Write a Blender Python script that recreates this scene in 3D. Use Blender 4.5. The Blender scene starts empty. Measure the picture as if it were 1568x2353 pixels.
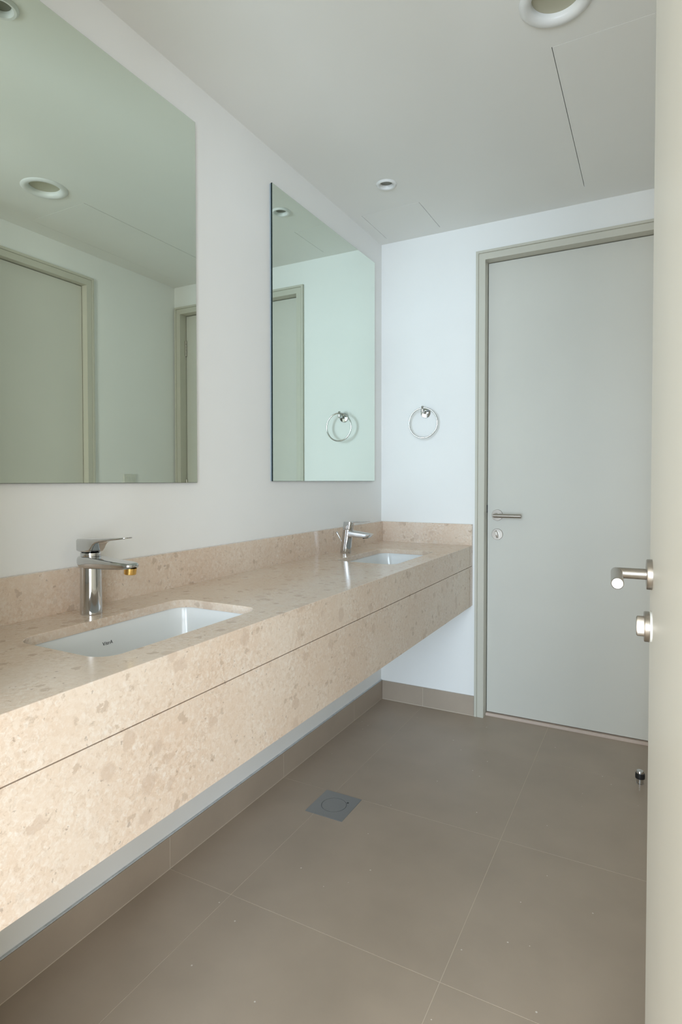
import bpy, bmesh, math
from mathutils import Vector, Matrix
from mathutils.geometry import tessellate_polygon

S = bpy.context.scene
COL = S.collection
PI = math.pi

# ------------------------------------------------------------------ camera
CAM = Vector((1.2515, 0.0, 1.142))
YAW, PITCH, ROLL = 0.4908, 0.0219, 0.0004
F_PX, CY_PX = 1342.53, 1133.94
cd = bpy.data.cameras.new('camera')
cam = bpy.data.objects.new('camera', cd); COL.objects.link(cam)
cd.sensor_fit = 'VERTICAL'; cd.sensor_height = 36.0
cd.lens = F_PX / 2353 * 36.0
cd.shift_y = (CY_PX - 1176.5) / 2353
cd.clip_start = 0.01
_r = Vector((math.cos(YAW), math.sin(YAW), 0)); _f = Vector((-math.sin(YAW), math.cos(YAW), 0)); _u = Vector((0, 0, 1))
_f2 = _f * math.cos(PITCH) - _u * math.sin(PITCH); _u2 = _f * math.sin(PITCH) + _u * math.cos(PITCH)
_r3 = _r * math.cos(ROLL) - _u2 * math.sin(ROLL); _u3 = _r * math.sin(ROLL) + _u2 * math.cos(ROLL)
M = Matrix((_r3, _u3, -_f2)).transposed().to_4x4(); M.translation = CAM
cam.matrix_world = M
S.camera = cam

# ------------------------------------------------------------------ world, daylight, exposure
w = bpy.data.worlds.new('sky'); S.world = w; w.use_nodes = True
bg = w.node_tree.nodes['Background']; bg.inputs['Color'].default_value = (0.72, 0.82, 1.0, 1); bg.inputs['Strength'].default_value = 1.0
def area(name, loc, rot, sx, sy, power, colr):
    l = bpy.data.lights.new(name, 'AREA'); l.shape = 'RECTANGLE'; l.size = sx; l.size_y = sy
    l.energy = power; l.color = colr
    o = bpy.data.objects.new(name, l); COL.objects.link(o); o.location = loc; o.rotation_euler = rot
    return o
# daylight entering by the big window of the bedroom behind the camera
area('window_daylight', (1.6, -3.12, 1.30), (PI / 2, 0, 0), 1.6, 2.2, 205, (0.66, 0.82, 0.98))
area('added_side_window_light', (2.64, -2.1, 1.35), (PI / 2, 0, PI / 2), 1.8, 2.0, 86, (0.86, 0.93, 1.0))  # unseen side window light, added to brighten the mirror wall
area('added_left_window_light', (-0.85, -3.12, 1.35), (PI / 2, 0, 0), 1.3, 2.0, 140, (0.95, 0.97, 0.97))  # unseen window light, added to fill the right wall
S.view_settings.view_transform = 'Standard'; S.view_settings.look = 'None'
S.view_settings.gamma = 1.0; S.view_settings.use_curve_mapping = False
S.view_settings.exposure = 0.12

# ------------------------------------------------------------------ dimensions
W = 1.46; D = 2.789; YN = 0.378; H = 2.36
CT, CF, CB, BS = 0.829, 0.4843, 0.5375, 0.931

# ------------------------------------------------------------------ materials
def mat(name, col=(.8, .8, .8), rough=.5, metal=0.0, spec=.5, noise=None, coat=0):
    m = bpy.data.materials.new(name); m.use_nodes = True
    b = m.node_tree.nodes['Principled BSDF']
    b.inputs['Base Color'].default_value = (*col, 1); b.inputs['Roughness'].default_value = rough
    b.inputs['Metallic'].default_value = metal; b.inputs['Specular IOR Level'].default_value = spec
    if noise:
        sc, amt, detail = noise
        nt = m.node_tree; N = nt.nodes; L = nt.links
        tc = N.new('ShaderNodeTexCoord'); n = N.new('ShaderNodeTexNoise')
        n.inputs['Scale'].default_value = sc; n.inputs['Detail'].default_value = detail
        L.new(tc.outputs['Object'], n.inputs['Vector'])
        r = N.new('ShaderNodeMapRange'); r.inputs['From Min'].default_value = .3; r.inputs['From Max'].default_value = .7
        r.inputs['To Min'].default_value = 1 - amt; r.inputs['To Max'].default_value = 1 + amt
        L.new(n.outputs['Fac'], r.inputs['Value'])
        mx = N.new('ShaderNodeVectorMath'); mx.operation = 'SCALE'; mx.inputs[0].default_value = col
        L.new(r.outputs['Result'], mx.inputs['Scale']); L.new(mx.outputs['Vector'], b.inputs['Base Color'])
    return m
def stone(name):
    m = bpy.data.materials.new(name); m.use_nodes = True
    nt = m.node_tree; N = nt.nodes; L = nt.links; b = N['Principled BSDF']
    tc = N.new('ShaderNodeTexCoord')
    wn = N.new('ShaderNodeTexNoise'); wn.inputs['Scale'].default_value = 34; wn.inputs['Detail'].default_value = 5; wn.inputs['Roughness'].default_value = .7
    L.new(tc.outputs['Object'], wn.inputs['Vector'])
    sub = N.new('ShaderNodeVectorMath'); sub.operation = 'SUBTRACT'; sub.inputs[1].default_value = (.5, .5, .5)
    L.new(wn.outputs['Color'], sub.inputs[0])
    scl = N.new('ShaderNodeVectorMath'); scl.operation = 'SCALE'; scl.inputs['Scale'].default_value = .035
    L.new(sub.outputs[0], scl.inputs[0])
    wp = N.new('ShaderNodeVectorMath'); wp.operation = 'ADD'
    L.new(tc.outputs['Object'], wp.inputs[0]); L.new(scl.outputs[0], wp.inputs[1])
    def ramp(src, stops):
        r = N.new('ShaderNodeValToRGB'); e = r.color_ramp.elements
        e[0].position, e[0].color = stops[0][0], (*stops[0][1], 1)
        e[1].position, e[1].color = stops[-1][0], (*stops[-1][1], 1)
        for p, c in stops[1:-1]:
            q = e.new(p); q.color = (*c, 1)
        L.new(src, r.inputs['Fac']); return r.outputs['Color']
    def mix(fac, a, c):
        x = N.new('ShaderNodeMix'); x.data_type = 'RGBA'
        L.new(fac, x.inputs['Factor'])
        for sock, v in ((x.inputs['A'], a), (x.inputs['B'], c)):
            if isinstance(v, tuple): sock.default_value = (*v, 1)
            else: L.new(v, sock)
        return x.outputs['Result']
    big = N.new('ShaderNodeTexNoise'); big.inputs['Scale'].default_value = 4; big.inputs['Detail'].default_value = 5
    L.new(wp.outputs[0], big.inputs['Vector'])
    c0 = ramp(big.outputs['Fac'], [(.3, (.72, .545, .41)), (.7, (.78, .64, .515))])
    cell = N.new('ShaderNodeTexVoronoi'); cell.inputs['Scale'].default_value = 120
    L.new(wp.outputs[0], cell.inputs['Vector'])
    csep = N.new('ShaderNodeSeparateColor'); L.new(cell.outputs['Color'], csep.inputs[0])
    patch = N.new('ShaderNodeTexNoise'); patch.inputs['Scale'].default_value = 9; patch.inputs['Detail'].default_value = 3
    L.new(tc.outputs['Object'], patch.inputs['Vector'])
    pr = N.new('ShaderNodeMapRange'); pr.inputs['From Min'].default_value = .35; pr.inputs['From Max'].default_value = .65; L.new(patch.outputs['Fac'], pr.inputs['Value'])
    def masked(sock, k0):
        q = N.new('ShaderNodeMath'); q.operation = 'MULTIPLY_ADD'; q.inputs[1].default_value = 1 - k0; q.inputs[2].default_value = k0
        L.new(pr.outputs['Result'], q.inputs[0])
        r = N.new('ShaderNodeMath'); r.operation = 'MULTIPLY'; L.new(sock, r.inputs[0]); L.new(q.outputs[0], r.inputs[1]); return r.outputs[0]
    f0 = ramp(csep.outputs[1], [(.45, (0, 0, 0)), (1, (.42, .42, .42))])
    c0b = mix(masked(f0, .35), c0, (.84, .75, .655))
    f0d = ramp(csep.outputs[2], [(.75, (0, 0, 0)), (1, (.38, .38, .38))])
    c0c = mix(masked(f0d, .35), c0b, (.56, .41, .30))
    fine = N.new('ShaderNodeTexNoise'); fine.inputs['Scale'].default_value = 120; fine.inputs['Detail'].default_value = 8; fine.inputs['Roughness'].default_value = .72; fine.inputs['Distortion'].default_value = .8
    L.new(tc.outputs['Object'], fine.inputs['Vector'])
    f1 = ramp(fine.outputs['Fac'], [(.50, (0, 0, 0)), (.68, (.7, .7, .7))])
    c1 = mix(masked(f1, .5), c0c, (.87, .80, .72))
    f2 = ramp(fine.outputs['Fac'], [(.30, (.8, .8, .8)), (.44, (0, 0, 0))])
    c2 = mix(masked(f2, .45), c1, (.50, .36, .255))
    def clasts(scale, thr, keep, colr, cin, amt, soft=.6):
        v = N.new('ShaderNodeTexVoronoi'); v.inputs['Scale'].default_value = scale
        L.new(wp.outputs[0], v.inputs['Vector'])
        d = ramp(v.outputs['Distance'], [(thr * soft, (1, 1, 1)), (thr, (0, 0, 0))])
        sp = N.new('ShaderNodeSeparateColor'); L.new(v.outputs['Color'], sp.inputs[0])
        k = N.new('ShaderNodeMath'); k.operation = 'GREATER_THAN'; k.inputs[1].default_value = keep
        L.new(sp.outputs[0], k.inputs[0])
        mm = N.new('ShaderNodeMath'); mm.operation = 'MULTIPLY'; L.new(d, mm.inputs[0]); L.new(k.outputs[0], mm.inputs[1])
        m2 = N.new('ShaderNodeMath'); m2.operation = 'MULTIPLY'; L.new(mm.outputs[0], m2.inputs[0]); m2.inputs[1].default_value = amt
        return mix(m2.outputs[0], cin, colr)
    c3 = clasts(25, .46, .90, (.60, .445, .335), c2, .5, .75)
    c4 = clasts(44, .46, .89, (.50, .365, .265), c3, .55, .75)
    c5 = clasts(30, .40, .93, (.74, .66, .57), c4, .45)
    c6 = clasts(120, .36, .96, (.30, .22, .17), c5, .5)
    L.new(c6, b.inputs['Base Color'])
    b.inputs['Roughness'].default_value = .16; b.inputs['Specular IOR Level'].default_value = .5
    return m
M_WALL = mat('white_wall_paint', (.89, .88, .85), .85, noise=(3, .012, 3))
M_CEIL = mat('white_ceiling_paint', (.88, .87, .83), .9, noise=(2, .012, 3))
M_DOOR = mat('greige_door_paint', (.665, .645, .575), .42, noise=(2.5, .02, 5))
M_FRAME = mat('greige_frame_paint', (.60, .575, .485), .42)
M_TILE = mat('taupe_porcelain', (.42, .342, .268), .38, noise=(5, .06, 6))
def specks(m):
    nt = m.node_tree; N = nt.nodes; L = nt.links; b = N['Principled BSDF']; src = b.inputs['Base Color'].links[0].from_socket
    tc = N.new('ShaderNodeTexCoord'); v = N.new('ShaderNodeTexVoronoi'); v.inputs['Scale'].default_value = 22
    L.new(tc.outputs['Object'], v.inputs['Vector'])
    lt = N.new('ShaderNodeMath'); lt.operation = 'LESS_THAN'; lt.inputs[1].default_value = .05; L.new(v.outputs['Distance'], lt.inputs[0])
    sp = N.new('ShaderNodeSeparateColor'); L.new(v.outputs['Color'], sp.inputs[0])
    gt = N.new('ShaderNodeMath'); gt.operation = 'GREATER_THAN'; gt.inputs[1].default_value = .62; L.new(sp.outputs[0], gt.inputs[0])
    mu = N.new('ShaderNodeMath'); mu.operation = 'MULTIPLY'; L.new(lt.outputs[0], mu.inputs[0]); L.new(gt.outputs[0], mu.inputs[1])
    x = N.new('ShaderNodeMix'); x.data_type = 'RGBA'; L.new(mu.outputs[0], x.inputs['Factor']); L.new(src, x.inputs['A']); x.inputs['B'].default_value = (.7, .66, .6, 1)
    L.new(x.outputs['Result'], b.inputs['Base Color'])
specks(M_TILE)
M_GROUT = mat('sand_grout', (.60, .52, .42), .9)
M_STONE = stone('beige_fossil_limestone')
M_JOINT = mat('taupe_carcass', (.46, .40, .36), .8)  # colour of the carcass visible through the panel joints
M_CERAM = mat('white_ceramic', (.84, .85, .84), .14)
M_CHROME = mat('polished_chrome', (.60, .61, .615), .06, 1)
M_STEEL = mat('brushed_steel', (.47, .43, .385), .36, 1)
M_BRASS = mat('brass_aerator', (.78, .50, .16), .2, 1)
M_DRAIN = mat('satin_drain_steel', (.42, .44, .46), .42, .85)
M_DARK = mat('dark_gap', (.03, .03, .03), .7)
M_RUBBER = mat('black_rubber', (.012, .012, .012), .45)
M_INK = mat('black_print', (.05, .05, .05), .6)
M_MIRROR = mat('silvered_green_glass', (.80, .88, .80), .005, 1)
M_GLEDGE = mat('dark_green_glass_edge', (.012, .022, .022), .5, 0, .15)
M_BACK = mat('grey_mirror_backing', (.30, .36, .40), .6)
M_TRIM = mat('white_plastic_trim', (.82, .82, .80), .35)
M_LENS = mat('olive_frosted_glass', (.52, .50, .38), .3)
M_GASKET = mat('white_plastic_gasket', (.8, .8, .76), .4)
M_SILL = mat('pinkish_stone_sill', (.62, .50, .42), .4)
M_BEDW = mat('warm_white_bedroom_paint', (.50, .46, .385), .9)
M_BEDF = mat('oak_brown_bedroom_floor', (.32, .25, .17), .5)
M_SEAL = mat('grey_sealant', (.58, .61, .63), .6, noise=(30, .15, 3))
M_LENSD = mat('dark_olive_lamp_glass', (.19, .19, .15), .3)
M_SWITCH = mat('ivory_switch_plastic', (.72, .71, .64), .35)

# ------------------------------------------------------------------ helpers
def finish(bm, smooth=None):
    bmesh.ops.recalc_face_normals(bm, faces=bm.faces)
    if smooth is not None:
        for f in bm.faces: f.smooth = True
        for e in bm.edges:
            if len(e.link_faces) == 2 and e.calc_face_angle(0) > smooth: e.smooth = False
def obj(name, bm, m, parent=None, smooth=None, bevel=0):
    finish(bm, smooth)
    me = bpy.data.meshes.new(name); bm.to_mesh(me); bm.free(); me.materials.append(m)
    o = bpy.data.objects.new(name, me); COL.objects.link(o)
    if parent: o.parent = parent
    if bevel:
        b = o.modifiers.new('bevel', 'BEVEL'); b.width = bevel; b.segments = 2; b.limit_method = 'ANGLE'; b.angle_limit = .6
    return o
def thing(name, loc, label, cat, group=None, rz=0.0):
    o = bpy.data.objects.new(name, None); COL.objects.link(o); o.location = loc; o.rotation_euler = (0, 0, rz)
    o.empty_display_size = .05
    o['label'] = label; o['category'] = cat
    if group: o['group'] = group
    return o
def struct(o, label=None):
    o['kind'] = 'structure'
    if label: o['label'] = label
    return o
def sempty(name, loc, label, rz=0.0):
    o = bpy.data.objects.new(name, None); COL.objects.link(o); o.location = loc; o.rotation_euler = (0, 0, rz)
    o.empty_display_size = .05
    return struct(o, label)
def bx(bm, x0, x1, y0, y1, z0, z1):
    v = [bm.verts.new((x, y, z)) for z in (z0, z1) for y in (y0, y1) for x in (x0, x1)]
    for q in ((0, 2, 3, 1), (4, 5, 7, 6), (0, 1, 5, 4), (2, 6, 7, 3), (0, 4, 6, 2), (1, 3, 7, 5)):
        bm.faces.new([v[i] for i in q])
    return bm
def box(*a): return bx(bmesh.new(), *a)
def plate(outer, holes, t0, t1, put):
    """flat slab with holes; put(a, b, t) -> xyz"""
    bm = bmesh.new(); loops = [outer] + list(holes)
    tris = tessellate_polygon([[Vector((p[0], p[1], 0)) for p in l] for l in loops])
    flat = [p for l in loops for p in l]
    lo = [bm.verts.new(put(a, b, t0)) for a, b in flat]; hi = [bm.verts.new(put(a, b, t1)) for a, b in flat]
    for t in tris:
        if len(set(t)) < 3: continue
        bm.faces.new([lo[i] for i in t]); bm.faces.new([hi[i] for i in reversed(t)])
    k = 0
    for l in loops:
        n = len(l)
        for i in range(n):
            a, b = k + i, k + (i + 1) % n
            bm.faces.new((lo[a], lo[b], hi[b], hi[a]))
        k += n
    return bm
def rect(a0, a1, b0, b1): return [(a0, b0), (a1, b0), (a1, b1), (a0, b1)]
def circ(ca, cb, r, n=40): return [(ca + r * math.cos(2 * PI * i / n), cb + r * math.sin(2 * PI * i / n)) for i in range(n)]
def rrect(ca, cb, ha, hb, r, n=8):
    out = []
    for sx, sy, a0 in ((1, 1, 0), (-1, 1, PI / 2), (-1, -1, PI), (1, -1, 1.5 * PI)):
        for i in range(n + 1):
            t = a0 + PI / 2 * i / n
            out.append((ca + sx * (ha - r) + r * math.cos(t), cb + sy * (hb - r) + r * math.sin(t)))
    return out
def loft(bm, rings, cap0=True, cap1=True):
    vs = [[bm.verts.new(p) for p in r] for r in rings]
    n = len(vs[0])
    for a, b in zip(vs[:-1], vs[1:]):
        for i in range(n): bm.faces.new((a[i], a[(i + 1) % n], b[(i + 1) % n], b[i]))
    if cap0: bm.faces.new(list(reversed(vs[0])))
    if cap1: bm.faces.new(vs[-1])
    return bm
def frame(out, up=Vector((0, 0, 1))):
    z = Vector(out).normalized(); x = Vector(up).cross(z)
    if x.length < 1e-4: x = Vector((1, 0, 0))
    x.normalize(); y = z.cross(x)
    return Matrix((x, y, z)).transposed()
def lathe(bm, prof, origin=(0, 0, 0), axis=(0, 0, 1), n=40, cap0=True, cap1=True):
    R = frame(axis, Vector((0, 1, 0)) if abs(Vector(axis).normalized().z) > .9 else Vector((0, 0, 1))); o = Vector(origin)
    rings = [[o + R @ Vector((r * math.cos(2 * PI * i / n), r * math.sin(2 * PI * i / n), h)) for i in range(n)] for r, h in prof]
    return loft(bm, rings, cap0, cap1)
def tube(bm, pts, r, n=20, end_bevel=0.0):
    P = [Vector(p) for p in pts]; rr = r if isinstance(r, (list, tuple)) else [r] * len(P)
    T = [(b - a).normalized() for a, b in zip(P[:-1], P[1:])]
    up = Vector((0, 0, 1)) if abs(T[0].z) < .9 else Vector((1, 0, 0))
    x = up.cross(T[0]).normalized(); rings = []
    for i, p in enumerate(P):
        t0 = T[max(i - 1, 0)]; t1 = T[min(i, len(T) - 1)]
        t = (t0 + t1).normalized()
        x0 = (x - t0 * x.dot(t0)).normalized(); y0 = t0.cross(x0)
        ring = []
        for k in range(n):
            a = 2 * PI * k / n; q = x0 * math.cos(a) + y0 * math.sin(a)
            d = q * rr[i]
            den = t0.dot(t)
            d = d - t0 * (d.dot(t) / den)      # slide along the tube onto the mitre plane
            ring.append(p + d)
        rings.append(ring)
        if i < len(T):
            x = x0 - t1 * x0.dot(t1) if abs(x0.dot(t1)) < .95 else (y0.cross(t1))
            x.normalize()
    if end_bevel:
        for idx, s, t in ((0, -1, T[0]), (-1, 1, T[-1])):
            c = P[idx]; ring = rings[idx]
            inner = [c + (q - c) * (1 - end_bevel / rr[idx]) for q in ring]
            moved = [q - t * s * end_bevel for q in ring]
            if idx == 0: rings = [inner, moved] + rings[1:]
            else: rings = rings[:-1] + [moved, inner]
    return loft(bm, rings)

# ================================================================== SETTING
# ---- floor: grout bed with porcelain tiles
floor = struct(obj('floor', box(0, W, YN - .18, D + .09, -.03, -.0005), M_GROUT), 'taupe porcelain tiled bathroom floor')
JX = [0.0, .234, .834, 1.434, W]; JY = [YN - .18, .657, 1.257, 1.857, 2.457, D + .045]
G = .0008
DR = (.200, .343, 1.704, JY[3] - G)            # floor drain footprint
def tile_poly(x0, x1, y0, y1):
    dx0, dx1, dy0, dy1 = DR[0] - .001, DR[1] + .001, DR[2] - .001, DR[3] + .002
    if y1 <= dy0 or y0 >= dy1 - .004 or x1 <= dx0 or x0 >= dx1: return rect(x0, x1, y0, y1)
    if x0 < dx0: return [(x0, y0), (x1, y0), (x1, dy0), (dx0, dy0), (dx0, y1), (x0, y1)]
    return [(x0, y0), (x1, y0), (x1, y1), (dx1, y1), (dx1, dy0), (x0, dy0)]
for i in range(len(JX) - 1):
    for j in range(len(JY) - 1):
        x0, x1, y0, y1 = JX[i] + G, JX[i + 1] - G, JY[j] + G, JY[j + 1] - G
        if x0 < .005: x0 = .001
        obj('floor_tile', plate(tile_poly(x0, x1, y0, y1), [], -.009, 0, lambda a, b, t: (a, b, t)), M_TILE, floor, bevel=.0002)
# ---- walls
struct(obj('wall_left', box(-.12, 0, YN - .18, D + .15, -.03, H + .2), M_WALL), 'white painted wall behind the mirrors')
XO0, XO1, ZO = .541, 1.405, 2.187               # far door opening
struct(obj('wall_far', plate([(0, -.03), (XO0 - .02, -.03), (XO0 - .02, ZO + .02), (XO1 + .02, ZO + .02), (XO1 + .02, -.03), (W, -.03), (W, H + .2), (0, H + .2)],
       [], D, D + .15, lambda a, b, t: (a, t, b)), M_WALL), 'white painted far wall beside the door')
YO0, YO1 = 1.28, 2.131                          # right wall door opening
struct(obj('wall_right', plate([(YN - .18, -.03), (YO0 - .02, -.03), (YO0 - .02, ZO + .02), (YO1 + .02, ZO + .02), (YO1 + .02, -.03), (D + .15, -.03), (D + .15, H + .2), (YN - .18, H + .2)],
       [], W, W + .12, lambda a, b, t: (t, a, b)), M_WALL), 'white painted right wall')
XN0, XN1 = .445, 1.302                          # near doorway
struct(obj('wall_near', plate([(-1.62, -.03), (XN0 - .02, -.03), (XN0 - .02, ZO + .02), (XN1 + .02, ZO + .02), (XN1 + .02, -.03), (2.72, -.03), (2.72, 2.75), (-1.62, 2.75)],
       [], YN - .16, YN, lambda a, b, t: (a, t, b)), M_WALL), 'white wall with the open doorway')
# ---- ceiling
PB = (.989, 1.350, 1.753, 2.636); PS = (.057, .334, 2.440, 2.726)
LB = (1.022, 1.588); LS = [(.272, 2.229), (.264, .935)]
gx, gy = .0021, .0007
holes = [rect(p[0] - gx, p[1] + gx, p[2] - gy, p[3] + gy) for p in (PB, PS)] + [circ(*LB, .073)] + [circ(*c, .031, 28) for c in LS]
struct(obj('ceiling', plate(rect(0, W, YN, D), holes, H, H + .02, lambda a, b, t: (a, b, t)), M_CEIL), 'off-white plasterboard ceiling')
struct(obj('ceiling_void', box(-.1, W + .1, YN, D + .1, H + .17, H + .20), M_DARK), 'dark void above the ceiling')
for p, lab in ((PB, 'large flush white access panel in the ceiling near the right wall'), (PS, 'small flush white access panel in the ceiling corner above the far mirror')):
    o = obj('access_panel', box(p[0], p[1], p[2], p[3], H - .0004, H + .0125), M_CEIL)
    o['label'] = lab; o['category'] = 'ceiling panel'; o['group'] = 'ceiling access panels'
# ---- skirting tiles
def skirting(name, pieces, label):
    """pieces: list of boxes"""
    x0 = min(p[0] for p in pieces); x1 = max(p[1] for p in pieces); y0 = min(p[2] for p in pieces); y1 = max(p[3] for p in pieces)
    base = struct(obj(name, box(x0 + .0, x1, y0, y1, 0, .0945) if False else None or box(*pieces_bed(name, x0, x1, y0, y1)), M_GROUT), label)
    for p in pieces: obj('skirting_tile', box(p[0], p[1], p[2], p[3], (.0026), .096), M_TILE, base, bevel=.0003)
def pieces_bed(name, x0, x1, y0, y1):
    if name == 'baseboard_left': return (0.0, .0087, y0, y1, 0, .0945)
    if name == 'baseboard_far': return (x0, x1, D - .0087, D, 0, .0945)
    return (W - .0087, W, y0, y1, 0, .0945)
t = .009
ys = [YN, .657, 1.257, 1.857, 2.457, D]
skirting('baseboard_left', [(0, t, a + G, b - G) for a, b in zip(ys[:-1], ys[1:])], 'taupe tile skirting under the vanity')
bb = bpy.data.objects['baseboard_left']
obj('sealant_bead', box(.0002, .0072, YN, D - .001, .096, .0990), M_SEAL, bb, bevel=.001)
skirting('baseboard_far', [(t + .001, .234 - G, D - t, D), (.234 + G, XO0 - .046, D - t, D)], 'short taupe tile skirting on the far wall')
skirting('baseboard_right', [(W - t, W, YO1 + .05, 2.457 - G), (W - t, W, 2.457 + G, D - .02)], 'taupe tile skirting on the right wall')

# ---- door frames (profile swept round the opening, mitred): local X width, Y into the wall
def door_frame(name, loc, rz, wd, zt, prof, label):
    root = sempty(name, loc, label, rz)
    def piece(nm, seg):
        bm = bmesh.new(); rings = []
        for e in (seg, seg + 1):
            rings.append([((-u, v, 0), (-u, v, zt + u), (wd + u, v, zt + u), (wd + u, v, 0))[e] for u, v in prof])
        loft(bm, rings); obj(nm, bm, M_FRAME, root)
    piece('jamb', 0); piece('head', 1); piece('jamb', 2)
    return root
def profile(rec, thick, wall, cw=.044):
    # casing with a stepped outer bead, lining, then the stop behind the leaf
    return [(0, -.010), (cw - .014, -.010), (cw - .0125, -.0075), (cw - .011, -.013), (cw, -.013), (cw, .002), (.018, .002), (.018, wall),
            (-.016, wall), (-.016, rec + thick + .003), (-.0002, rec + thick + .003), (0, rec + thick)]
door_frame('trim_1', (XO0, D, 0), 0, XO1 - XO0, ZO, profile(.045, .04, .15), 'greige painted frame around the far door')
door_frame('trim_2', (W, YO1, 0), -PI / 2, YO1 - YO0, ZO, profile(.028, .04, .12), 'greige painted frame around the right wall door')
door_frame('trim_3', (XN1, YN, 0), PI, XN1 - XN0, ZO, profile(.0, .04, .16), 'greige painted frame around the near doorway')
bm = box(XO0 + .001, XO1 - .001, D + .030, D + .0875, -.0005, .0125); bx(bm, XO0 + .001, XO1 - .001, D + .0875, D + .15, -.0005, .030)  # raised rear strip added to keep outside light from leaking under the leaf
struct(obj('trim_4', bm, M_SILL, bevel=.001), 'low pinkish stone sill under the far door')
bm = box(W + .002, W + .0705, YO0 + .001, YO1 - .001, -.03, .0095); bx(bm, W + .0705, W + .12, YO0 + .001, YO1 - .001, -.03, .030)  # whole sill added to close the light leak below this leaf
struct(obj('trim_5', bm, M_SILL, bevel=.001), 'added pinkish sill blocking light under the right wall door')

# ---- door leaves and their furniture
def lever_handle(parent, pos, out, along, length=.122, reach=.056, turned=True, gasket=False):
    pos = Vector(pos); out = Vector(out).normalized(); along = Vector(along).normalized()
    h = bpy.data.objects.new('lever_handle', None); COL.objects.link(h); h.parent = parent; h['label'] = 'brushed steel lever handle on a round rose'
    bm = bmesh.new(); lathe(bm, [(.0265, 0), (.0265, .0075), (.0255, .009), (.0, .0092)][:3] + [(.012, .0092)], pos, out, 48); obj('rose', bm, M_STEEL, h, smooth=.6)
    bm = bmesh.new(); tube(bm, [pos + out * .004, pos + out * reach, pos + out * reach + along * length], .0095, 28, .0012)
    obj('lever', bm, M_STEEL, h, smooth=.45)
    k = bpy.data.objects.new('thumb_turn', None); COL.objects.link(k); k.parent = parent; k['label'] = 'brushed steel privacy turn below the handle'
    p2 = pos - Vector((0, 0, .0915)); off = .0035 if gasket else 0
    if gasket:
        bm = bmesh.new(); lathe(bm, [(.0262, 0), (.0262, .0034)], p2, out, 40); obj('gasket', bm, M_GASKET, k, smooth=.6)
    bm = bmesh.new(); lathe(bm, [(.0265, off), (.0265, off + .007), (.0255, off + .0085), (.010, off + .0087)], p2, out, 48); obj('rose', bm, M_STEEL, k, smooth=.6)
    bm = bmesh.new(); R = frame(out); rings = []
    for hh, sc in ((off + .006, 1), (off + .019, 1), (off + .0205, .86)):
        ring = []
        for i in range(32):
            a = 2 * PI * i / 32
            ring.append(p2 + R @ Vector((math.copysign(abs(math.cos(a)) ** .7, math.cos(a)) * .0062 * sc, math.sin(a) * .0175 * sc, 0)) + out * hh)
        rings.append(ring)
    tw = Matrix.Rotation(.22, 3, out); rings = [[p2 + tw @ (q - p2) for q in rg] for rg in rings]
    loft(bm, rings); obj('turn_knob', bm, M_STEEL, k, smooth=.6)
def hinge(parent, pos, ax=0):
    x, y, z = pos
    bm = bmesh.new()
    for i in range(5):
        lathe(bm, [(.0062, z - .05 + i * .02 + .0006), (.0062, z - .05 + (i + 1) * .02 - .0006)], (x, y, 0), (0, 0, 1), 16)
    bx(bm, x - .0012, x + .0012, y, y + .03, z - .05, z + .05)
    obj('hinge', bm, M_STEEL, parent, smooth=.6)
gap = .0032
d1 = sempty('door_1', (XO0, D, 0), 'closed greige flush door in the far wall')
obj('door_leaf', box(gap, XO1 - XO0 - gap, .045, .085, .016, ZO - gap), M_DOOR, d1, bevel=.001)
lever_handle(d1, (.051, .045, .976), (0, -1, 0), (1, 0, 0))
obj('latch_plate', box(.0004, .0026, .040, .062, .987, 1.024), M_DARK, d1)
for z in (.25, 1.1, 1.98): hinge(d1, (XO1 - XO0 - .003, .0395, z))
d2 = sempty('door_2', (W, YO1, 0), 'closed greige flush door in the right wall', -PI / 2)
obj('door_leaf', box(gap, YO1 - YO0 - gap, .028, .068, .012, ZO - gap), M_DOOR, d2, bevel=.001)
lever_handle(d2, (.051, .028, .976), (0, -1, 0), (1, 0, 0))
LEAF = .85
AOP = math.radians(3.4)
d3 = sempty('door_3', (1.2985, .362, 0), 'open greige door leaf at the right edge', PI / 2 + AOP)
obj('door_leaf', box(0, LEAF, -.04, 0, .010, 2.184), M_DOOR, d3, bevel=.0015)
lever_handle(d3, (LEAF - .060, 0, .978), (0, 1, 0), (-1, 0, 0), gasket=True)
obj('latch_plate', box(LEAF - .0008, LEAF + .0006, -.031, -.009, .86, 1.05), M_STEEL, d3)

# ---- bedroom behind the camera: gives the daylight that comes through the doorway
struct(obj('floor_bedroom', box(-1.62, 2.72, -3.2, YN - .18, -.03, 0), M_BEDF), 'brown bedroom floor beyond the doorway')
struct(obj('ceiling_bedroom', box(-1.62, 2.72, -3.2, YN - .16, 2.7, 2.75), M_BEDW), 'bedroom ceiling')
struct(obj('wall_bedroom_left', box(-1.72, -1.62, -3.3, YN, -.03, 2.75), M_BEDW), 'bedroom wall')
struct(obj('wall_bedroom_right', plate(rect(-3.3, YN, -.03, 2.75), [rect(-3.0, -1.2, .35, 2.35)], 2.72, 2.82, lambda a, b, t: (t, a, b)), M_BEDW), 'bedroom wall')
struct(obj('wall_bedroom_back', plate(rect(-1.62, 2.72, -.03, 2.75), [rect(.8, 2.4, .2, 2.4), rect(-1.5, -.2, .35, 2.35)], -3.3, -3.2, lambda a, b, t: (a, t, b)), M_BEDW), 'bedroom window wall')
win = sempty('window_1', (1.6, -3.25, .2), 'bedroom window behind the camera')
bm = plate(rect(-.8, .8, 0, 2.2), [rect(-.75, -.025, .05, 2.15), rect(.025, .75, .05, 2.15)], -.03, .03, lambda a, b, t: (a, t, b)); obj('window_frame', bm, M_TRIM, win)
win2 = sempty('added_window_2', (2.77, -2.1, .35), 'added bedroom side window behind the camera')  # unseen window added to go with the side light
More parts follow.
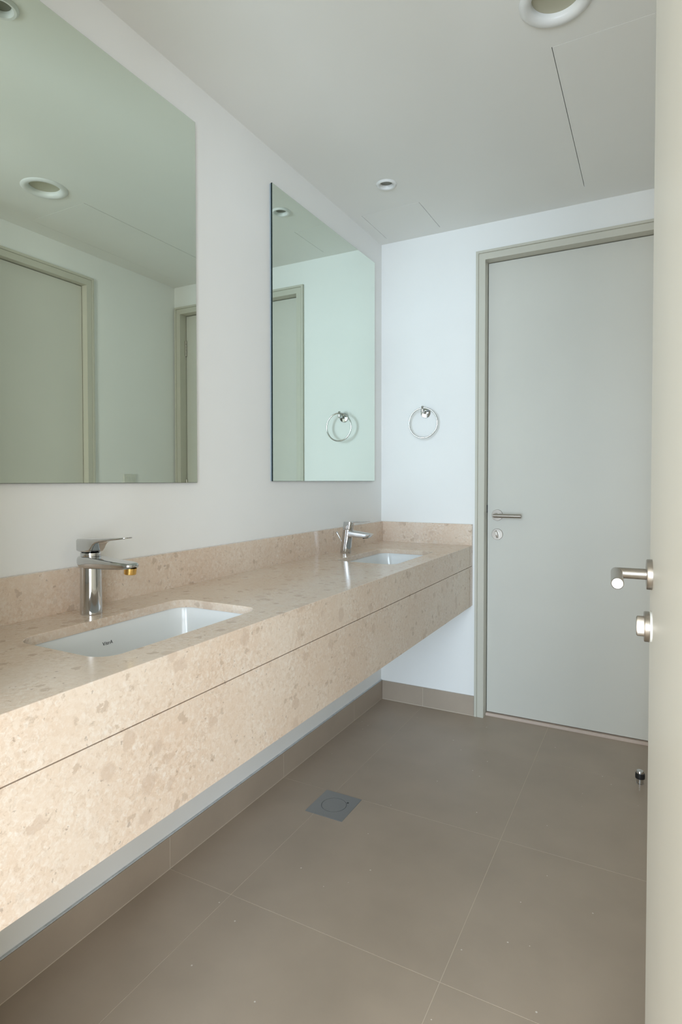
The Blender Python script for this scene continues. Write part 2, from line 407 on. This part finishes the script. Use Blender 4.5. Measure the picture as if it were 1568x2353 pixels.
bm = plate(rect(-.9, .9, 0, 2.0), [rect(-.85, -.025, .05, 1.95), rect(.025, .85, .05, 1.95)], -.03, .03, lambda a, b, t: (t, a, b)); obj('window_frame', bm, M_TRIM, win2)

win3 = sempty('added_window_3', (-.85, -3.25, .35), 'added bedroom left window behind the camera')  # unseen window added to go with the left fill light
bm = plate(rect(-.65, .65, 0, 2.0), [rect(-.60, -.025, .05, 1.95), rect(.025, .60, .05, 1.95)], -.03, .03, lambda a, b, t: (a, t, b)); obj('window_frame', bm, M_TRIM, win3)

# ================================================================== VANITY
van = thing('vanity_counter', (0, 0, 0), 'long beige limestone vanity counter with two sunken basins', 'vanity')
BX0, BX1, BR = .148, .405, .045
BYC = [.933, 2.235]; BH = .232
cuts = [rrect((BX0 + BX1) / 2, c, (BX1 - BX0) / 2, BH, BR) for c in BYC]
obj('countertop', plate(rect(.0005, CF, YN + .001, D - .001), cuts, CT - .020, CT, lambda a, b, t: (a, b, t)), M_STONE, van)
def bevel_top(o, ztop, width):
    me = o.data; at = me.attributes.new('bevel_weight_edge', 'FLOAT', 'EDGE')
    bm = bmesh.new(); bm.from_mesh(me); lay = bm.edges.layers.float.get('bevel_weight_edge')
    for e in bm.edges:
        if all(abs(v.co.z - ztop) < 1e-5 for v in e.verts) and len(e.link_faces) == 2 and e.calc_face_angle(0) > .6: e[lay] = 1.0
    bm.to_mesh(me); bm.free()
    b = o.modifiers.new('bevel', 'BEVEL'); b.width = width; b.segments = 2; b.limit_method = 'WEIGHT'
bevel_top(bpy.data.objects['countertop'], CT, .0014)
GZ = .7300; VJ = 2.559; g = .0011
for nm, y0, y1, z0, z1 in (('front_panel', YN + .001, VJ - .0017, GZ + g, CT - .020), ('front_panel', VJ + .0017, D - .001, GZ + g, CT - .020),
                           ('drawer_front', YN + .001, VJ - .0017, CB, GZ - g), ('drawer_front', VJ + .0017, D - .001, CB, GZ - g)):
    obj(nm, box(CF - .0195, CF, y0, y1, z0, z1), M_STONE, van)
obj('carcass_rail', box(CF - .034, CF - .0197, YN + .001, D - .001, CB + .004, CT - .0205), M_JOINT, van)
obj('underside_panel', box(.001, CF - .035, YN + .001, D - .001, CB + .004, CB + .016), M_WALL, van)
obj('backsplash', box(.0005, .0145, YN + .001, D - .0005, CT, BS), M_STONE, van)
obj('backsplash', box(.0148, CF, D - .0145, D - .0005, CT, BS), M_STONE, van)

# ---- under-mounted basins
def basin(yc, label):
    xc = (BX0 + BX1) / 2; ha = (BX1 - BX0) / 2 + .003; hb = BH + .003; zt = CT - .0205
    t = thing('wash_basin', (xc, yc, zt), label, 'basin', 'undermount wash basins')
    prof = [(0.0, 0.0, .048), (.0012, -.004, .048), (.004, -.03, .050), (.008, -.07, .054), (.016, -.10, .060), (.03, -.118, .062), (.055, -.130, .06), (.095, -.136, .028)]
    ring = lambda dd, z, r: [(p[0], p[1], z) for p in rrect(0, 0, ha - dd, hb - dd, r)]
    bm = bmesh.new()
    outer = [[(p[0], p[1], z) for p in rrect(0, 0, ha + .012 - dd * .8, hb + .012 - dd * .8, r)] for dd, z, r in [(0, -.0002, .055), (0, -.012, .055), (.016, -.11, .06), (.06, -.15, .06)]]
    loft(bm, list(reversed(outer)) + [ring(*p) for p in prof], True, True)
    obj('bowl', bm, M_CERAM, t, smooth=.9)
    bm = bmesh.new(); lathe(bm, [(.031, -.1362), (.031, -.1335), (.029, -.132), (.021, -.1318), (.0205, -.1305), (.012, -.1285), (.002, -.128)], (0, 0, 0), (0, 0, 1), 36)
    obj('drain_plug', bm, M_CHROME, t, smooth=.6)
    return t, ha
b1, ha = basin(BYC[0], 'white ceramic undermount basin beneath the near tap')
b2, _ = basin(BYC[1], 'white ceramic undermount basin beneath the far tap')
def lettering(txt, size, parent, loc, rot, m):
    cu = bpy.data.curves.new('txt', 'FONT'); cu.body = txt; cu.size = size; cu.align_x = 'CENTER'; cu.extrude = .00015; cu.space_character = 1.12
    tmp = bpy.data.objects.new('txt', cu); COL.objects.link(tmp)
    bpy.context.view_layer.update()
    me = bpy.data.meshes.new_from_object(tmp.evaluated_get(bpy.context.evaluated_depsgraph_get()))
    bpy.data.objects.remove(tmp); bpy.data.curves.remove(cu)
    me.materials.clear(); me.materials.append(m)
    o = bpy.data.objects.new('lettering', me); COL.objects.link(o); o.parent = parent; o.location = loc; o.rotation_euler = rot
    o['label'] = 'small black printed brand lettering'
    return o
for b in (b1, b2):
    lettering('VitrA', .0115, b, (-ha + .0061, -.010, -.042), (PI / 2 - .09, 0, PI / 2), M_INK)

# ================================================================== TAPS
def near_tap():
    t = thing('basin_tap', (.084, .933, CT), 'chrome single-lever tap with brass aerator beside the near basin', 'tap', 'basin taps')
    bm = bmesh.new()
    lathe(bm, [(.0245, 0), (.0250, .0015), (.0248, .004), (.0245, .05), (.0240, .10), (.0236, .120)], n=48); obj('body', bm, M_CHROME, t, smooth=.6)
    # spout: flat tongue, seen from above a rounded strip
    bm = bmesh.new(); rings = []
    secs = [(-.0262, .012, .118, .1345, .010), (-.0235, .0205, .112, .1365, .010), (-.012, .0255, .108, .137, .009), (.010, .0258, .108, .1365, .008), (.03, .0248, .1095, .135, .007), (.055, .0235, .1105, .1325, .006),
            (.088, .0222, .112, .1305, .005), (.116, .0215, .1135, .129, .005), (.133, .0195, .115, .1278, .005), (.1415, .015, .117, .1265, .004), (.145, .008, .119, .125, .0028)]
    for x, hw, z0, z1, r in secs:
        rings.append([(x, a, b_) for a, b_ in rrect(0, (z0 + z1) / 2, hw, (z1 - z0) / 2, min(r, hw * .9, (z1 - z0) * .48), 5)])
    loft(bm, rings); obj('spout', bm, M_CHROME, t, smooth=.7)
    bm = bmesh.new(); lathe(bm, [(.0125, .1035), (.0135, .1045), (.0138, .113), (.0138, .118)], (.117, 0, 0), (.12, 0, 1), 32); obj('aerator', bm, M_BRASS, t, smooth=.6)
    bm = bmesh.new(); lathe(bm, [(.0225, .136), (.0232, .1385), (.0226, .1445), (.019, .1455)], n=44); obj('collar', bm, M_CHROME, t, smooth=.6)
    # lever: block that flows into a thin blade
    bm = bmesh.new(); rings = []
    secs = [(-.0275, .0165, .150, .1755, .004), (-.0255, .0195, .1475, .1765, .005), (-.012, .0215, .1455, .1772, .006), (.006, .022, .1455, .178, .006), (.019, .0215, .147, .1784, .006), (.025, .0208, .153, .1786, .006),
            (.030, .0202, .1615, .179, .005), (.037, .0197, .168, .1793, .004), (.05, .0188, .1725, .180, .003), (.07, .0182, .1755, .1812, .0025), (.095, .0172, .1785, .1830, .002), (.114, .016, .181, .1846, .0016), (.124, .0125, .1826, .1855, .0012), (.1275, .007, .1835, .1857, .0008)]
    for x, hw, z0, z1, r in secs:
        rings.append([(x, a, b_) for a, b_ in rrect(0, (z0 + z1) / 2, hw, (z1 - z0) / 2, min(r, hw * .9, (z1 - z0) * .48), 5)])
    loft(bm, rings); lv = obj('lever', bm, M_CHROME, t, smooth=.7)
    bm = bmesh.new(); lathe(bm, [(.0042, 0), (.0042, .0012), (.0022, .0014), (.0022, .0004)], (.0185, 0, .1535), (1, 0, -.25), 20); obj('temperature_dot', bm, M_DARK, lv, smooth=.6)
def far_tap():
    t = thing('basin_tap', (.079, 2.235, CT), 'chrome square-spout tap with leaning body beside the far basin', 'tap', 'basin taps')
    lean = .135
    bm = bmesh.new(); rings = []
    for z, r in ((0, .0232), (.0012, .0236), (.03, .0233), (.07, .0228), (.103, .0225)):
        rings.append([(lean * z + r * math.cos(2 * PI * i / 44), r * math.sin(2 * PI * i / 44), z) for i in range(44)])
    loft(bm, rings); obj('body', bm, M_CHROME, t, smooth=.6)
    bm = bmesh.new(); rings = []
    for x, hw, z0, z1 in ((.004, .0205, .070, .1015), (.022, .0205, .0725, .100), (.06, .0198, .0715, .0955), (.10, .019, .0705, .0905), (.116, .0186, .0735, .0882), (.1255, .0184, .0838, .0868)):
        rings.append([(x, a, b_) for a, b_ in rrect(0, (z0 + z1) / 2, hw, (z1 - z0) / 2, .0013, 3)])
    loft(bm, rings); obj('spout', bm, M_CHROME, t, smooth=.5)
    bm = bmesh.new(); lathe(bm, [(.0115, .0685), (.0118, .0695), (.0118, .0760)], (.1085, 0, 0), (-.18, 0, 1), 28); obj('aerator', bm, M_DARK, t, smooth=.6)
    bm = bmesh.new(); rings = []
    for z, r in ((.1045, .0205), (.106, .0218), (.120, .0222), (.134, .0224), (.1365, .0218)):
        rings.append([(lean * z + p[0], p[1], z) for p in rrect(0, 0, r, r, r * .75, 8)])
    loft(bm, rings)
    lv = obj('lever', bm, M_CHROME, t, smooth=.6)
    bm = bmesh.new(); rings = []
    for x, hw, zc, h in ((.028, .0165, .1335, .0036), (.045, .016, .1352, .0026), (.08, .0155, .1375, .0018), (.110, .015, .1392, .0013)):
        rings.append([(x, a, b_) for a, b_ in rrect(0, zc, hw, h, .001, 2)])
    loft(bm, rings); obj('lever_blade', bm, M_CHROME, lv, smooth=.5)
    bm = bmesh.new(); tube(bm, [(-.006, 0, .03), (-.022, 0, .055), (-.034, 0, .073), (-.0385, 0, .0805), (-.043, 0, .088), (-.0442, 0, .090)], [.0022, .0022, .0024, .0042, .0056, .0046], 18)
    obj('pop_up_rod', bm, M_CHROME, t, smooth=.6)
near_tap(); far_tap()

# ================================================================== MIRRORS
def mirror(y0, y1, z0, z1, label):
    t = thing('wall_mirror', (0, (y0 + y1) / 2, z0), label, 'mirror', 'frameless wall mirrors')
    h = (y1 - y0) / 2; k = z1 - z0
    obj('backing_board', box(.0005, .006, -h + .001, h - .001, .001, k - .001), M_BACK, t)
    obj('glass_edge', box(.006, .0112, -h, h, 0, k), M_GLEDGE, t)
    obj('mirror_glass', box(.0112, .0120, -h + .0008, h - .0008, .0008, k - .0008), M_MIRROR, t)
mirror(.490, 1.380, 1.136, 2.232, 'large frameless mirror above the near basin')
mirror(1.786, 2.680, 1.140, 2.232, 'large frameless mirror above the far basin')

# ================================================================== TOWEL RING
t = thing('towel_ring', (.243, D, 1.481), 'chrome towel ring mounted on the far wall', 'towel ring')
bm = bmesh.new(); lathe(bm, [(.0262, 0), (.0262, .004), (.0235, .0075), (.012, .009)], (0, 0, 0), (0, -1, 0), 44); obj('wall_rose', bm, M_CHROME, t, smooth=.6)
bm = bmesh.new(); tube(bm, [(0, -.004, 0), (0, -.052, .004)], .0085, 24, .001); obj('arm', bm, M_CHROME, t, smooth=.6)
bm = bmesh.new(); lathe(bm, [(.0058, -.006), (.0068, -.004), (.0068, .026), (.0055, .0285)], (.002, -.052, .0), (0, 0, 1), 24); obj('pin', bm, M_CHROME, t, smooth=.6)
bm = bmesh.new(); n = 72; m_ = 12; R0 = .0735; rr = .0038
vs = [[bm.verts.new((.005 + (R0 + rr * math.cos(b)) * math.cos(a), -.052 + rr * math.sin(b), -.0545 + (R0 + rr * math.cos(b)) * math.sin(a))) for b in [2 * PI * k / m_ for k in range(m_)]] for a in [2 * PI * k / n for k in range(n)]]
for i in range(n):
    for k in range(m_): bm.faces.new((vs[i][k], vs[(i + 1) % n][k], vs[(i + 1) % n][(k + 1) % m_], vs[i][(k + 1) % m_]))
obj('ring', bm, M_CHROME, t, smooth=3)

# ================================================================== DOWNLIGHTS
def downlight(c, r_out, r_in, r_hole, depth, label, lens):
    t = thing('downlight', (c[0], c[1], H), label, 'ceiling light', 'recessed downlights')
    bm = bmesh.new()
    prof = [(r_hole - .001, .012), (r_out - .001, 0), (r_out, -.0008), (r_out - .003, -.0035), (r_out - (r_out - r_in) * .35, -.0075), (r_out - (r_out - r_in) * .7, -.0065), (r_in + .002, -.001), (r_in, .003), (r_in - .0005, depth)]
    lathe(bm, prof, n=64, cap0=False, cap1=False); obj('trim_ring', bm, M_TRIM, t, smooth=.8)
    bm = bmesh.new(); lathe(bm, [(r_in - .0006, depth - .001), (r_in - .0006, depth + .003)], n=48); obj('lens', bm, lens, t, smooth=.6)
downlight(LB, .0905, .060, .072, .014, 'large white recessed downlight in the middle of the ceiling', M_LENS)
downlight(LS[0], .043, .0255, .030, .008, 'small white recessed downlight above the far basin', M_LENSD)
downlight(LS[1], .043, .0255, .030, .008, 'small white recessed downlight above the near basin', M_LENSD)

# ================================================================== SMALL THINGS
dx0, dx1, dy0, dy1 = DR
cx, cy = (dx0 + dx1) / 2, (dy0 + dy1) / 2; hx, hy = (dx1 - dx0) / 2, (dy1 - dy0) / 2
t = thing('floor_drain', (cx, cy, -.0005), 'square grey steel floor drain with round lid', 'floor drain')
obj('plate', plate(rect(-hx, hx, -hy, hy), [circ(0, 0, .0445, 64), circ(.047 * .8, .047 * .72, .0042, 16)], 0, .0020, lambda a, b, t_: (a, b, t_)), M_DRAIN, t)
obj('lid', plate(circ(0, 0, .0432, 64), [], 0.0, .0020, lambda a, b, t_: (a, b, t_)), M_DRAIN, t)
obj('seal', plate(rect(-hx, hx, -hy, hy), [], -.001, .0002, lambda a, b, t_: (a, b, t_)), M_DARK, t)

t = thing('door_stop', (1.219, 2.455, 0), 'small chrome door stop with black rubber band on the floor', 'door stop')
bm = bmesh.new(); lathe(bm, [(.0135, 0), (.0135, .0015), (.0125, .002), (.0125, .020)], n=32); obj('base', bm, M_CHROME, t, smooth=.6)
bm = bmesh.new(); lathe(bm, [(.0135, .019), (.0165, .0205), (.0168, .030), (.0160, .0385), (.0135, .040)], n=36); obj('rubber_band', bm, M_RUBBER, t, smooth=.6)
bm = bmesh.new(); lathe(bm, [(.0138, .039), (.0138, .044), (.0115, .0485), (.004, .050)], n=32); obj('cap', bm, M_CHROME, t, smooth=.6)

t = thing('light_switch', (W, 2.415, 1.137), 'ivory two-gang light switch on the right wall', 'light switch')
obj('plate', box(-.009, -.0002, -.0435, .0435, -.0435, .0435), M_SWITCH, t, bevel=.002)
for s in (-1, 1): obj('rocker', box(-.0115, -.0088, s * .0137 - .0132, s * .0137 + .0132, -.028, .028), M_SWITCH, t, bevel=.001)
